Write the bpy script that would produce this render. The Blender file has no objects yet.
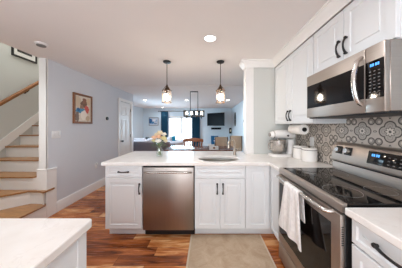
import bpy, bmesh, math, random
from mathutils import Vector, Matrix
random.seed(7)
SC = bpy.context.scene
COL = SC.collection
PI = math.pi

# ------------------------------------------------------------------ camera
F_PX, VPX, VPY, CAM_H = 165.0, 207.5, 126.0, 1.345
cam_d = bpy.data.cameras.new('camera')
cam = bpy.data.objects.new('camera', cam_d); COL.objects.link(cam)
cam.location = (0, 0, CAM_H); cam.rotation_euler = (PI/2, 0, 0)
cam_d.sensor_width = 36.0
cam_d.lens = F_PX/402*36.0
cam_d.shift_x = -(VPX-201)/402
cam_d.shift_y = -(134-VPY)/402
cam_d.clip_start = 0.02
SC.camera = cam

# ------------------------------------------------------------------ world, daylight, exposure
SC.view_settings.view_transform = 'Standard'
SC.view_settings.look = 'None'
SC.view_settings.gamma = 1.0
SC.view_settings.use_curve_mapping = False
SC.view_settings.exposure = 0.30
SC.render.filter_size = 1.1
W = bpy.data.worlds.new('world'); SC.world = W
W.use_nodes = True
bgn = W.node_tree.nodes['Background']
bgn.inputs[0].default_value = (0.85, 0.93, 1.0, 1)
bgn.inputs[1].default_value = 3.0
try:
    SC.cycles.max_bounces = 10; SC.cycles.diffuse_bounces = 6
    SC.cycles.glossy_bounces = 5; SC.cycles.transmission_bounces = 8
    SC.cycles.transparent_max_bounces = 12
    SC.cycles.sample_clamp_indirect = 6.0
    SC.cycles.caustics_reflective = False; SC.cycles.caustics_refractive = False
except Exception:
    pass

def area(name, loc, rot, sx, sy, power, color, portal=False, spread=PI):
    d = bpy.data.lights.new(name, 'AREA'); d.shape = 'RECTANGLE'
    d.size = sx; d.size_y = sy; d.energy = power; d.color = color; d.spread = spread
    o = bpy.data.objects.new(name, d); COL.objects.link(o)
    o.location = loc; o.rotation_euler = rot
    if portal: d.cycles.is_portal = True
    return o
# added fill light behind the camera, tilted up, at a made-up window opening
area('kitchen_back_fill', (-0.55, -4.53, 1.35), (PI/2+.35, 0, 0), 3.0, 1.7, 75, (0.92, 0.965, 1.0))
# side fill light at an invented left-wall window, lifting the right-hand fronts
area('kitchen_side_fill', (-2.33, -1.7, 1.5), (PI/2+.12, 0, -PI/2+.25), 2.2, 1.3, 22, (0.94, 0.975, 1.0))
# daylight entering by the sliding glass door of the living room
area('patio_door_daylight', (-1.5, 9.62, 1.05), (-PI/2+.42, 0, 0), 2.2, 2.0, 130, (0.58, 0.82, 1.0), spread=2.1)
# invented cool fill from the living-room left, no window there; brightens its walls
area('living_side_fill', (-3.5, 7.2, 1.45), (PI/2-.3, 0, -PI/2), 1.6, 1.2, 46, (0.58, 0.82, 1.0), spread=2.2)
# upstairs landing light over the stairwell
area('stairwell_daylight', (-3.0, 2.9, 4.8), (0, 0, 0), 0.8, 2.4, 48, (1.0, 0.97, 0.94))

# ------------------------------------------------------------------ material helpers
def srgb(r, g, b):
    f = lambda c: (c/12.92 if c <= .04045 else ((c+.055)/1.055)**2.4)
    return tuple(f(c/255.0) for c in (r, g, b))

class NX:
    """small helper to write node maths"""
    def __init__(s, name):
        s.m = bpy.data.materials.new(name); s.m.use_nodes = True
        s.nt = s.m.node_tree; s.N = s.nt.nodes; s.L = s.nt.links
        s.b = s.N['Principled BSDF']
    def put(s, sock, val):
        if isinstance(val, bpy.types.NodeSocket): s.L.new(val, sock)
        elif isinstance(val, tuple) and len(val) == 3 and sock.type == 'RGBA': sock.default_value = (*val, 1)
        else: sock.default_value = val
    def math(s, op, a, b=None, c=None, clamp=False):
        n = s.N.new('ShaderNodeMath'); n.operation = op; n.use_clamp = clamp
        s.put(n.inputs[0], a)
        if b is not None: s.put(n.inputs[1], b)
        if c is not None: s.put(n.inputs[2], c)
        return n.outputs[0]
    def add(s, a, b): return s.math('ADD', a, b)
    def sub(s, a, b): return s.math('SUBTRACT', a, b)
    def mul(s, a, b): return s.math('MULTIPLY', a, b)
    def lt(s, a, b): return s.math('LESS_THAN', a, b)
    def gt(s, a, b): return s.math('GREATER_THAN', a, b)
    def mx(s, a, b): return s.math('MAXIMUM', a, b)
    def mn(s, a, b): return s.math('MINIMUM', a, b)
    def hyp(s, a, b): return s.math('SQRT', s.add(s.mul(a, a), s.mul(b, b)))
    def mix(s, fac, a, b, blend='MIX'):
        n = s.N.new('ShaderNodeMix'); n.data_type = 'RGBA'; n.blend_type = blend
        s.put(n.inputs[0], fac); s.put(n.inputs[6], a); s.put(n.inputs[7], b)
        return n.outputs[2]
    def coords(s):
        t = s.N.new('ShaderNodeTexCoord'); sp = s.N.new('ShaderNodeSeparateXYZ')
        s.L.new(t.outputs['Object'], sp.inputs[0])
        s.obj = t.outputs['Object']
        return sp.outputs[0], sp.outputs[1], sp.outputs[2]
    def vec(s, x, y, z=0.0):
        n = s.N.new('ShaderNodeCombineXYZ')
        s.put(n.inputs[0], x); s.put(n.inputs[1], y); s.put(n.inputs[2], z)
        return n.outputs[0]
    def noise(s, v, scale, detail=3.0, rough=.55, dist=0.0):
        n = s.N.new('ShaderNodeTexNoise')
        n.inputs['Scale'].default_value = scale; n.inputs['Detail'].default_value = detail
        n.inputs['Roughness'].default_value = rough; n.inputs['Distortion'].default_value = dist
        if v is not None: s.L.new(v, n.inputs['Vector'])
        return n.outputs[0]
    def white(s, v):
        n = s.N.new('ShaderNodeTexWhiteNoise'); n.noise_dimensions = '3D'
        s.L.new(v, n.inputs['Vector']); return n.outputs['Value']
    def ramp(s, fac, stops, interp='LINEAR'):
        n = s.N.new('ShaderNodeValToRGB'); r = n.color_ramp; r.interpolation = interp
        while len(r.elements) < len(stops): r.elements.new(0.5)
        for e, (p, c) in zip(r.elements, stops): e.position = p; e.color = (*c, 1)
        s.put(n.inputs[0], fac); return n.outputs[0]
    def bump(s, h, strength=.2, dist=.002):
        n = s.N.new('ShaderNodeBump'); n.inputs['Strength'].default_value = strength
        n.inputs['Distance'].default_value = dist
        s.L.new(h, n.inputs['Height']); s.L.new(n.outputs[0], s.b.inputs['Normal'])
    def base(s, c): s.put(s.b.inputs['Base Color'], c)
    def setp(s, **k):
        for kk, v in k.items(): s.put(s.b.inputs[kk.replace('_', ' ')], v)

def mat(name, col, rough=.5, metal=0.0, var=.04, scale=14, bump=0.0, stretch=None, spec=.5, emit=None, es=0.0):
    x = NX(name); X, Y, Z = x.coords()
    v = x.vec(x.mul(X, stretch[0]), x.mul(Y, stretch[1]), x.mul(Z, stretch[2])) if stretch else x.obj
    n = x.noise(v, scale)
    c = x.ramp(n, [(.25, tuple(k*(1-var) for k in col)), (.75, tuple(min(1, k*(1+var)) for k in col))])
    x.base(c); x.setp(Roughness=rough, Metallic=metal)
    x.b.inputs['Specular IOR Level'].default_value = spec
    if bump: x.bump(n, bump)
    if emit:
        x.b.inputs['Emission Color'].default_value = (*emit, 1); x.b.inputs['Emission Strength'].default_value = es
    return x.m

def glass(name, col=(1, 1, 1), rough=.0, ior=1.45):
    x = NX(name); X, Y, Z = x.coords()
    n = x.noise(x.obj, 6)
    x.base(x.ramp(n, [(.3, col), (.7, tuple(k*.985 for k in col))]))
    x.setp(Roughness=rough, IOR=ior); x.b.inputs['Transmission Weight'].default_value = 1.0
    return x.m

def thin_glass(name, tint=(.97, .99, 1), gloss=.08):
    """pane glass: mostly clear with a faint mirror"""
    x = NX(name)
    tr = x.N.new('ShaderNodeBsdfTransparent'); tr.inputs[0].default_value = (*tint, 1)
    gl = x.N.new('ShaderNodeBsdfGlossy'); gl.inputs['Roughness'].default_value = .02
    X, Y, Z = x.coords(); n = x.noise(x.obj, 3)
    fac = x.add(x.mul(n, .02), gloss)
    ms = x.N.new('ShaderNodeMixShader'); x.L.new(fac, ms.inputs[0]); x.L.new(tr.outputs[0], ms.inputs[1]); x.L.new(gl.outputs[0], ms.inputs[2])
    x.L.new(ms.outputs[0], x.N['Material Output'].inputs[0])
    return x.m

M = {}
M['wall'] = mat('wall_paint', srgb(212, 216, 223), .85, var=.01, scale=3, bump=.03)
M['wall_kitchen'] = mat('wall_paint_grey_green', srgb(206, 208, 204), .85, var=.01, scale=3)
M['wall_living'] = mat('wall_paint_pale_blue', srgb(216, 230, 238), .85, var=.01, scale=3)
M['ceiling'] = mat('ceiling_paint', srgb(234, 231, 230), .9, var=.012, scale=2.2, bump=.04)
M['trim'] = mat('white_trim_paint', srgb(236, 235, 233), .42, var=.01, scale=5)
M['cab'] = mat('white_cabinet_paint', srgb(226, 229, 231), .42, var=.012, scale=4)
M['steel'] = mat('brushed_stainless_steel', srgb(182, 172, 164), .42, 1.0, var=.05, scale=3, stretch=(1, 1, 60))
M['steel_door'] = mat('dishwasher_stainless_steel', srgb(160, 151, 145), .36, 1.0, var=.05, scale=3, stretch=(60, 60, 1))
M['chrome'] = mat('polished_steel', srgb(200, 195, 190), .27, 1.0, var=.02)
M['nickel'] = mat('brushed_nickel', srgb(186, 174, 160), .3, 1.0, var=.03)
M['bowl'] = mat('satin_sink_steel', srgb(184, 180, 174), .3, 1.0, var=.03)
M['black_glass'] = mat('black_glass', srgb(14, 12, 12), .05, 0, var=.1, scale=4, spec=.4)
M['oven_glass'] = mat('oven_window_glass', srgb(20, 15, 13), .07, 0, var=.1, scale=4, spec=.3)
M['black'] = mat('black_plastic', srgb(22, 21, 22), .45, 0, var=.12)
M['iron'] = mat('oil_rubbed_black_metal', srgb(26, 22, 22), .45, .15, var=.12)
M['bronze'] = mat('dark_bronze', srgb(74, 58, 47), .35, .8, var=.12)
M['brass'] = mat('aged_brass', srgb(120, 92, 68), .35, .85, var=.1)
M['white_plastic'] = mat('white_plastic', srgb(226, 226, 226), .4, var=.01)
M['enamel'] = mat('white_enamel', srgb(238, 236, 233), .18, var=.01)
M['ceramic'] = mat('white_ceramic', srgb(232, 229, 225), .25, var=.015)
M['paper'] = mat('paper_towel', srgb(240, 236, 230), .95, var=.02, scale=60, bump=.15)
M['cardboard'] = mat('cardboard_core', srgb(60, 45, 38), .9)
M['lid'] = mat('dark_lid', srgb(70, 60, 54), .5, var=.1)
M['oak'] = mat('honey_oak', srgb(158, 114, 70), .32, var=.28, scale=5, stretch=(2, 9, 9))
M['rail'] = mat('oak_handrail', srgb(138, 90, 50), .35, var=.22, scale=6, stretch=(9, 2, 3))
M['frame_wood'] = mat('brown_wood_frame', srgb(124, 78, 46), .45, var=.25, scale=12)
M['black_frame'] = mat('black_frame', srgb(28, 26, 26), .4, var=.1)
M['table_wood'] = mat('red_brown_table_wood', srgb(112, 62, 44), .22, var=.25, scale=4, stretch=(1, 9, 9))
M['chair_wood'] = mat('orange_brown_chair_wood', srgb(172, 106, 66), .35, var=.2, scale=7, stretch=(2, 2, 8))
M['dark_wood'] = mat('dark_walnut', srgb(70, 48, 40), .4, var=.2, scale=7)
M['beige'] = mat('beige_upholstery', srgb(196, 172, 148), .9, var=.06, scale=60, bump=.2)
M['sofa'] = mat('grey_sofa_fabric', srgb(116, 106, 110), .95, var=.08, scale=70, bump=.3)
M['sofa_light'] = mat('pale_grey_throw', srgb(212, 208, 214), .95, var=.05, scale=50, bump=.3)
M['teal'] = mat('teal_cushion_fabric', srgb(20, 140, 170), .9, var=.1, scale=50)
M['curtain'] = mat('deep_teal_curtain', srgb(10, 66, 92), .85, var=.12, scale=40, stretch=(1, 1, .1))
M['blue'] = mat('deep_blue_fabric', srgb(22, 96, 142), .8, var=.25, scale=14)
M['screen'] = mat('television_screen', srgb(9, 12, 18), .3, 0, var=.1, scale=3, spec=.04)
M['deck'] = mat('grey_deck_boards', srgb(200, 200, 200), .8, var=.06, scale=4, stretch=(1, 14, 1))
M['bulb'] = mat('lamp_bulb_warm', srgb(255, 225, 180), .4, emit=(1.0, .87, .72), es=115)
M['bulb_far'] = mat('chandelier_bulb_warm', srgb(255, 225, 190), .4, emit=(1.0, .82, .64), es=30)
M['led'] = mat('recessed_lamp_lens', srgb(255, 250, 240), .4, emit=(1.0, .93, .84), es=14)
M['blue_led'] = mat('blue_clock_digits', srgb(60, 150, 255), .4, emit=(.12, .42, 1.0), es=.9)
M['clear'] = glass('clear_glass', (.97, .99, .98))
def m_lamp_glass():
    x = NX('seeded_lamp_glass'); X, Y, Z = x.coords()
    tr = x.N.new('ShaderNodeBsdfTransparent'); tr.inputs[0].default_value = (.97, .96, .95, 1)
    tl = x.N.new('ShaderNodeBsdfTranslucent'); tl.inputs[0].default_value = (.92, .90, .88, 1)
    df = x.N.new('ShaderNodeBsdfDiffuse'); df.inputs[0].default_value = (.9, .88, .86, 1)
    a = x.N.new('ShaderNodeMixShader'); a.inputs[0].default_value = .5
    x.L.new(tl.outputs[0], a.inputs[1]); x.L.new(df.outputs[0], a.inputs[2])
    n = x.noise(x.obj, 90, 2); m = x.N.new('ShaderNodeMixShader')
    x.L.new(x.add(x.mul(n, .03), .012), m.inputs[0]); x.L.new(tr.outputs[0], m.inputs[1]); x.L.new(a.outputs[0], m.inputs[2])
    x.L.new(m.outputs[0], x.N['Material Output'].inputs[0])
    return x.m
M['lamp_glass'] = m_lamp_glass()
M['vase'] = thin_glass('vase_glass', (.95, .98, .96), .10)
M['pane'] = thin_glass('door_pane_glass', (.97, .99, 1), .05)
M['leaf'] = mat('green_leaf', srgb(74, 104, 52), .5, var=.25, scale=40)
M['stem'] = mat('green_stem', srgb(92, 118, 62), .5, var=.15, scale=40)
M['cream'] = mat('cream_petal', srgb(246, 236, 208), .7, var=.05, scale=40)
M['peach'] = mat('peach_petal', srgb(244, 206, 174), .7, var=.07, scale=40)
M['yellow'] = mat('pale_yellow_petal', srgb(240, 230, 178), .7, var=.06, scale=40)
M['white_petal'] = mat('white_petal', srgb(248, 246, 240), .7, var=.03, scale=40)
M['mat_board'] = mat('white_mat_board', srgb(232, 230, 226), .8, var=.01)
M['dot'] = mat('dark_marks', srgb(120, 118, 118), .5, var=.05)

def m_quartz():
    x = NX('white_quartz'); X, Y, Z = x.coords()
    n = x.noise(x.obj, 2.3, 6, .6, 1.6)
    vein = x.math('ABSOLUTE', x.sub(n, .5))
    f = x.math('MULTIPLY', x.lt(vein, .007), .16)
    sp = x.noise(x.obj, 9, 4)
    c = x.ramp(sp, [(.3, srgb(232, 227, 222)), (.7, srgb(241, 238, 235))])
    x.base(x.mix(f, c, srgb(205, 198, 192))); x.setp(Roughness=.2)
    return x.m
M['quartz'] = m_quartz()

def m_floor():
    x = NX('acacia_plank_floor'); X, Y, Z = x.coords()
    row = x.math('FLOOR', x.math('DIVIDE', Y, .122))
    off = x.mul(x.white(x.vec(row, 3.1, 0.0)), 1.9)
    xx = x.math('DIVIDE', x.add(X, off), .95)
    col = x.math('FLOOR', xx)
    rnd = x.white(x.vec(row, col, 1.7))
    rnd2 = x.white(x.vec(col, row, 8.3))
    v = x.vec(x.add(x.mul(X, 1.3), x.mul(rnd, 40)), x.add(x.mul(Y, 9), x.mul(rnd2, 30)), 0.0)
    g = x.noise(v, 1.6, 6, .62, 1.1)
    g2 = x.noise(x.vec(x.mul(X, 4), x.mul(Y, 90), rnd), 1.0, 3)
    t = x.add(x.add(x.mul(rnd, .34), x.mul(g, 1.25)), x.mul(g2, .12))
    t = x.sub(t, .37)
    c = x.ramp(t, [(.16, srgb(84, 42, 22)), (.34, srgb(136, 72, 36)), (.50, srgb(176, 102, 54)), (.64, srgb(208, 140, 84)), (.82, srgb(236, 192, 142))])
    fy = x.math('FRACT', x.math('DIVIDE', Y, .122)); fx = x.math('FRACT', xx)
    gap = x.mx(x.lt(fy, .022), x.lt(fx, .004))
    c = x.mix(x.mul(gap, .75), c, srgb(34, 18, 12))
    x.base(c); x.setp(Roughness=x.add(x.mul(g2, .12), .2))
    x.bump(x.sub(g2, x.mul(gap, 2)), .12, .001)
    return x.m
M['floor'] = m_floor()

def m_tile():
    """patterned cement tile: grey scrolls and medallions on cream, 0.215 m repeat (on the right wall: u = world Y, v = world Z)"""
    x = NX('patterned_cement_tile'); X, Y, Z = x.coords()
    S = .222
    u = x.sub(x.math('FRACT', x.math('DIVIDE', x.add(Y, 10*S-.010), S)), .5)
    v = x.sub(x.math('FRACT', x.math('DIVIDE', x.add(Z, 10*S-.080), S)), .5)
    au, av = x.math('ABSOLUTE', u), x.math('ABSOLUTE', v)
    r = x.hyp(u, v); th = x.math('ARCTAN2', v, u)
    cu, cv = x.sub(au, .5), x.sub(av, .5)
    rc = x.hyp(cu, cv); thc = x.math('ARCTAN2', x.math('ABSOLUTE', cv), x.math('ABSOLUTE', cu))
    rs, rsc = x.math('COSINE', x.mul(th, 4)), x.math('COSINE', x.mul(thc, 4))
    cream, grey, dark, mid = srgb(218, 210, 200), srgb(164, 156, 148), srgb(92, 85, 80), srgb(184, 176, 167)
    n = x.noise(x.obj, 30)
    c = x.mix(n, srgb(192, 183, 173), srgb(208, 199, 189))
    def band(field, a, w): return x.lt(x.math('ABSOLUTE', x.sub(field, a)), w)
    # four-lobed frame around a centre flower, outlined in dark grey
    q = x.sub(x.mn(x.hyp(x.sub(au, .175), v), x.hyp(u, x.sub(av, .175))), .175)
    c = x.mix(x.lt(q, 0.0), c, mid)
    c = x.mix(band(q, .0, .022), c, dark)
    q2 = x.sub(x.mn(x.hyp(x.sub(au, .2), v), x.hyp(u, x.sub(av, .2))), .075)
    c = x.mix(band(q2, .0, .014), c, grey)
    pet = x.sub(r, x.mul(x.math('COSINE', x.mul(th, 8)), .03))
    c = x.mix(x.lt(pet, .14), c, cream)
    c = x.mix(band(pet, .14, .016), c, dark)
    c = x.mix(x.lt(r, .045), c, dark)
    # scrolls that meet four to a corner
    k = x.sub(x.hyp(x.sub(x.math('ABSOLUTE', cu), .135), x.sub(x.math('ABSOLUTE', cv), .135)), .118)
    c = x.mix(x.lt(k, 0.0), c, grey)
    c = x.mix(band(k, .0, .02), c, dark)
    k2 = x.sub(x.hyp(x.sub(x.math('ABSOLUTE', cu), .15), x.sub(x.math('ABSOLUTE', cv), .15)), .045)
    c = x.mix(x.lt(k2, 0.0), c, cream)
    c = x.mix(x.lt(rc, .075), c, cream)
    c = x.mix(band(rc, .075, .014), c, dark)
    # leaf tips on the edge midpoints
    e1 = x.mn(x.hyp(cu, x.mul(av, 1.8)), x.hyp(cv, x.mul(au, 1.8)))
    c = x.mix(x.lt(e1, .07), c, dark)
    c = x.mix(x.lt(e1, .04), c, mid)
    grout = x.mx(x.gt(au, .494), x.gt(av, .494))
    c = x.mix(x.mul(grout, .6), c, srgb(186, 178, 170))
    x.base(c); x.setp(Roughness=.45)
    return x.m
M['tile'] = m_tile()

def m_rug():
    x = NX('beige_flatweave_rug'); X, Y, Z = x.coords()
    n = x.noise(x.obj, 7, 5, .65, .8); w = x.noise(x.vec(x.mul(X, 320), x.mul(Y, 60), 0.0), 1.0, 2)
    t = x.add(x.mul(n, .75), x.mul(w, .35))
    c = x.ramp(t, [(.3, srgb(160, 134, 108)), (.5, srgb(184, 160, 134)), (.75, srgb(204, 184, 160))])
    ax = x.math('ABSOLUTE', X)
    c = x.mix(x.gt(ax, .412), c, srgb(206, 190, 168))
    x.base(c); x.setp(Roughness=.95); x.bump(w, .3, .002)
    return x.m
M['rug'] = m_rug()

def m_towel():
    x = NX('white_kitchen_towel'); X, Y, Z = x.coords()
    n = x.noise(x.obj, 40)
    c = x.ramp(n, [(.3, srgb(226, 222, 220)), (.7, srgb(242, 240, 238))])
    st = x.math('FRACT', x.mul(Y, 24.0))
    c = x.mix(x.mul(x.lt(st, .09), .5), c, srgb(190, 190, 196))
    x.base(c); x.setp(Roughness=.95); x.bump(n, .25, .002)
    return x.m
M['towel'] = m_towel()

def m_art(name, bg, blobs, axis='YZ', wob=.02):
    """soft-edged painted shapes: (u, v, ru, rv, colour) in metres about the picture's own base"""
    x = NX(name); X, Y, Z = x.coords()
    U, V = (Y, Z) if axis == 'YZ' else (X, Z)
    n1 = x.sub(x.noise(x.obj, 26, 3), .5); n2 = x.sub(x.noise(x.vec(Z, X, Y), 22, 3), .5)
    U = x.add(U, x.mul(n1, wob*4)); V = x.add(V, x.mul(n2, wob*4))
    c = x.mix(x.noise(x.obj, 12), tuple(k*.9 for k in bg), bg)
    for (u, v, ru, rv, colr) in blobs:
        d = x.hyp(x.math('DIVIDE', x.sub(U, u), ru), x.math('DIVIDE', x.sub(V, v), rv))
        c = x.mix(x.lt(d, 1.0), c, colr)
    x.base(c); x.setp(Roughness=.6)
    return x.m

# ------------------------------------------------------------------ mesh helpers
class MB:
    def __init__(s): s.v = []; s.f = []
    def raw(s, vs, fs):
        k = len(s.v); s.v += [tuple(p) for p in vs]; s.f += [tuple(i+k for i in f) for f in fs]; return s
    def box(s, x0, x1, y0, y1, z0, z1, b=0.0, seg=1, mx=None):
        if x0 > x1: x0, x1 = x1, x0
        if y0 > y1: y0, y1 = y1, y0
        if z0 > z1: z0, z1 = z1, z0
        bm = bmesh.new(); bmesh.ops.create_cube(bm, size=1.0)
        for v in bm.verts:
            v.co = Vector(((x0+x1)/2+v.co.x*(x1-x0), (y0+y1)/2+v.co.y*(y1-y0), (z0+z1)/2+v.co.z*(z1-z0)))
        if b > 0:
            b = min(b, .45*min(x1-x0, y1-y0, z1-z0))
            bmesh.ops.bevel(bm, geom=list(bm.edges), offset=b, segments=seg, profile=.5, affect='EDGES')
        bm.verts.index_update()
        vs = [(mx @ v.co) if mx else v.co.copy() for v in bm.verts]
        s.raw(vs, [[v.index for v in f.verts] for f in bm.faces]); bm.free(); return s
    def loft(s, loops, c0=True, c1=True):
        n = len(loops[0]); vs = [p for l in loops for p in l]; fs = []
        for i in range(len(loops)-1):
            for j in range(n):
                a, b_ = i*n+j, i*n+(j+1) % n
                fs.append((a, b_, b_+n, a+n))
        if c0: fs.append(tuple(reversed(range(n))))
        if c1: fs.append(tuple((len(loops)-1)*n+j for j in range(n)))
        return s.raw(vs, fs)
    def prism(s, poly, fn, a, b):
        return s.loft([[fn(p, a) for p in poly], [fn(p, b) for p in poly]])
    def lathe(s, prof, c=(0, 0, 0), n=24, mx=None, sx=1.0, sy=1.0, closed=False):
        loops = []
        for (r, z) in prof:
            l = []
            for k in range(n):
                a = 2*PI*k/n; p = Vector((max(r, 1e-5)*math.cos(a)*sx, max(r, 1e-5)*math.sin(a)*sy, z))
                if mx: p = mx @ p
                l.append(p+Vector(c))
            loops.append(l)
        if closed: loops.append(loops[0])
        return s.loft(loops, not closed, not closed)
    def tube(s, pts, r, n=10, caps=True, closed=False):
        pts = [Vector(p) for p in pts]; m = len(pts)
        rr = r if isinstance(r, (list, tuple)) else [r]*m
        tang = []
        for i in range(m):
            if closed: t = pts[(i+1) % m]-pts[i-1]
            else: t = pts[min(i+1, m-1)]-pts[max(i-1, 0)]
            tang.append(t.normalized())
        up = Vector((0, 0, 1)) if abs(tang[0].z) < .9 else Vector((1, 0, 0))
        nx = tang[0].cross(up).normalized(); loops = []
        for i in range(m):
            nx = (nx-tang[i]*nx.dot(tang[i])).normalized(); ny = tang[i].cross(nx)
            loops.append([pts[i]+(nx*math.cos(2*PI*k/n)+ny*math.sin(2*PI*k/n))*rr[i] for k in range(n)])
        if closed: loops.append(loops[0])
        return s.loft(loops, caps and not closed, caps and not closed)
    def ball(s, c, r, n=12, k=8, sc=(1, 1, 1)):
        prof = [(math.sin(PI*i/k)*r, -math.cos(PI*i/k)*r) for i in range(k+1)]
        loops = [[Vector((c[0]+a*math.cos(2*PI*j/n)*sc[0], c[1]+a*math.sin(2*PI*j/n)*sc[1], c[2]+z*sc[2])) for j in range(n)] for a, z in [(max(p[0], 1e-4), p[1]) for p in prof]]
        return s.loft(loops)
    def xf(s, m):
        s.v = [tuple(m @ Vector(p)) for p in s.v]; return s

def mesh_obj(name, mb, m, smooth_deg=38):
    bm = bmesh.new()
    vs = [bm.verts.new(p) for p in mb.v]
    for f in mb.f:
        try: bm.faces.new([vs[i] for i in f])
        except ValueError: pass
    bmesh.ops.remove_doubles(bm, verts=bm.verts, dist=1e-5)
    bmesh.ops.recalc_face_normals(bm, faces=bm.faces)
    lim = math.radians(smooth_deg)
    for f in bm.faces: f.smooth = True
    for e in bm.edges:
        e.smooth = len(e.link_faces) == 2 and e.calc_face_angle(0) < lim
    me = bpy.data.meshes.new(name); bm.to_mesh(me); bm.free()
    me.materials.append(m)
    o = bpy.data.objects.new(name, me); COL.objects.link(o)
    return o

def tag(o, label, cat, group=None, kind=None):
    o['label'] = label; o['category'] = cat
    if group: o['group'] = group
    if kind: o['kind'] = kind
    return o

def thing(name, label, cat, loc=(0, 0, 0), rotz=0.0, group=None):
    o = bpy.data.objects.new(name, None); COL.objects.link(o); o.empty_display_size = .05
    o.location = loc; o.rotation_euler = (0, 0, rotz)
    return tag(o, label, cat, group)

def root_of(o):
    while o.parent: o = o.parent
    return o

def part(name, mb, m, parent, local=False, smooth=38):
    """mb in world coordinates (or the thing's own when local)"""
    r = root_of(parent)
    if not local:
        inv = (Matrix.Translation(r.location) @ Matrix.Rotation(r.rotation_euler.z, 4, 'Z')).inverted()
        mb = MB().raw([inv @ Vector(p) for p in mb.v], mb.f)
    o = mesh_obj(name, mb, m, smooth); o.parent = parent
    return o

def single(name, mb, m, label, cat, group=None, kind=None, smooth=38):
    xs, ys, zs = zip(*mb.v)
    c = Vector(((min(xs)+max(xs))/2, (min(ys)+max(ys))/2, min(zs)))
    o = mesh_obj(name, MB().raw([Vector(p)-c for p in mb.v], mb.f), m, smooth); o.location = c
    return tag(o, label, cat, group, kind)

def struct(name, mb, m, parent=None):
    o = mesh_obj(name, mb, m)
    if parent: o.parent = parent
    else: o['kind'] = 'structure'
    return o

def dup(root, loc, rotz=None, label=None):
    r = root.copy(); COL.objects.link(r); r.location = loc
    if rotz is not None: r.rotation_euler = (0, 0, rotz)
    if label: r['label'] = label
    for ch in list(root.children):
        c = ch.copy(); COL.objects.link(c); c.parent = r
        for g in list(ch.children):
            d = g.copy(); COL.objects.link(d); d.parent = c
    return r

# plane maps: (u, v, w) -> world; w is the outward direction
def face_front(y0): return lambda u, v, w: Vector((u, y0-w, v))      # faces -Y
def face_left(x0): return lambda u, v, w: Vector((x0-w, u, v))       # faces -X
def face_right(x0): return lambda u, v, w: Vector((x0+w, u, v))      # faces +X

def rects(mb, fm, u0, u1, v0, v1, prof, cap=True):
    loops = []
    for (i, w) in prof:
        loops.append([fm(u0+i, v0+i, w), fm(u1-i, v0+i, w), fm(u1-i, v1-i, w), fm(u0+i, v1-i, w)])
    return mb.loft(loops, True, cap)

def raised(fm, u0, u1, v0, v1, t=.02, fr=.052):
    fr = min(fr, .22*min(u1-u0, v1-v0))
    return rects(MB(), fm, u0, u1, v0, v1, [(0, 0), (0, t-.003), (.003, t), (fr, t), (fr+.004, t-.009), (fr+.010, t-.009), (fr+.036, t-.006), (fr+.038, t)])

def pull(fm, u, v, L, vertical, w0=.02):
    """bow pull with ball ends"""
    mb = MB(); n = 9; pts = []
    for k in range(n):
        s_ = -1+2*k/(n-1); w = w0+.012+.020*(1-s_*s_)
        d = s_*L/2
        pts.append(fm(u, v+d, w) if vertical else fm(u+d, v, w))
    mb.tube(pts, [.0058+.0025*abs(-1+2*k/(n-1)) for k in range(n)], 8)
    for sg in (-1, 1):
        d = sg*L/2
        a = fm(u, v+d, w0-.001) if vertical else fm(u+d, v, w0-.001)
        b = fm(u, v+d, w0+.014) if vertical else fm(u+d, v, w0+.014)
        mb.tube([a, b], [.0075, .0055], 8)
        mb.ball(tuple(b), .0115, 8, 6)
    return mb

# ------------------------------------------------------------------ room shell
CEIL, XL, XR, YB, YF = 2.34, -2.36, 1.37, -4.6, 9.3
XST, XLIV = -3.54, -3.62
struct('floor', MB().box(-3.75, 1.55, YB-.1, YF+.1, -.12, 0), M['floor'])
struct('ceiling', MB().box(XL-.1, XR+.12, YB-.1, YF+.1, CEIL, CEIL+.1).box(XLIV-.1, XL-.1, 5.2, YF+.1, CEIL, CEIL+.1)
       .box(XST-.12, XL-.1, YB-.1, 1.0, CEIL, CEIL+.1), M['ceiling'])
struct('ceiling_seam', MB().box(XL, XR, 4.07, 4.22, CEIL-.012, CEIL, .004), M['ceiling'])
struct('wall_right', MB().box(XR, XR+.12, YB, YF+.1, 0, CEIL), M['wall_living'])
struct('wall_stub', MB().box(.595, XR, 2.55, 2.68, 0, CEIL), M['wall_kitchen'])
struct('trim_1', MB().box(.590, .712, 2.537, 2.55, .914, 2.27, .003).box(.588, .595, 2.537, 2.69, .914, 2.27, .002), M['trim'])
DY0, DY1 = 4.45, 5.09       # passage door in the left wall
struct('wall_left', MB().box(XL-.1, XL, 2.42, DY0, 0, CEIL).box(XL-.1, XL, DY1, 5.26, 0, CEIL).box(XL-.1, XL, DY0, DY1, 2.02, CEIL), M['wall'])
struct('wall_left_kitchen', MB().box(XL-.1, XL, YB, -2.9, 0, CEIL).box(XL-.1, XL, -.5, 1.0, 0, CEIL).box(XL-.1, XL, -2.9, -.5, 0, .8).box(XL-.1, XL, -2.9, -.5, 2.2, CEIL), M['wall'])
struct('window_added_side', MB().box(XL-.08, XL-.02, -2.9, -.5, .8, .86).box(XL-.08, XL-.02, -2.9, -.5, 2.14, 2.2).box(XL-.08, XL-.02, -2.9, -2.84, .8, 2.2).box(XL-.08, XL-.02, -.56, -.5, .8, 2.2).box(XL-.08, XL-.02, -1.73, -1.67, .8, 2.2), M['trim'])  # invented window frame, goes with the side fill light
struct('trim_2', MB().box(XL-.104, XL+.004, 2.408, 2.42, .70, CEIL, .002).box(XL, XL+.004, 2.408, 2.44, .70, CEIL, .001), M['trim'])
# wall of the stairwell, open to the floor above
struct('wall_stair_side', MB().box(XST-.12, XST, .9, 4.97, 0, 4.95), M['wall_kitchen'])
struct('wall_stair_back', MB().box(XST, XL-.1, 4.85, 4.97, 0, 4.95), M['wall_kitchen'])
struct('wall_stair_front', MB().box(XST, XL-.1, .9, 1.0, 0, 4.95).box(XL-.1, XL, .9, 4.97, CEIL+.1, 4.95), M['wall_kitchen'])
struct('ceiling_stairwell', MB().box(XST-.12, XL, .9, 4.97, 4.95, 5.05), M['ceiling'])
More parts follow.
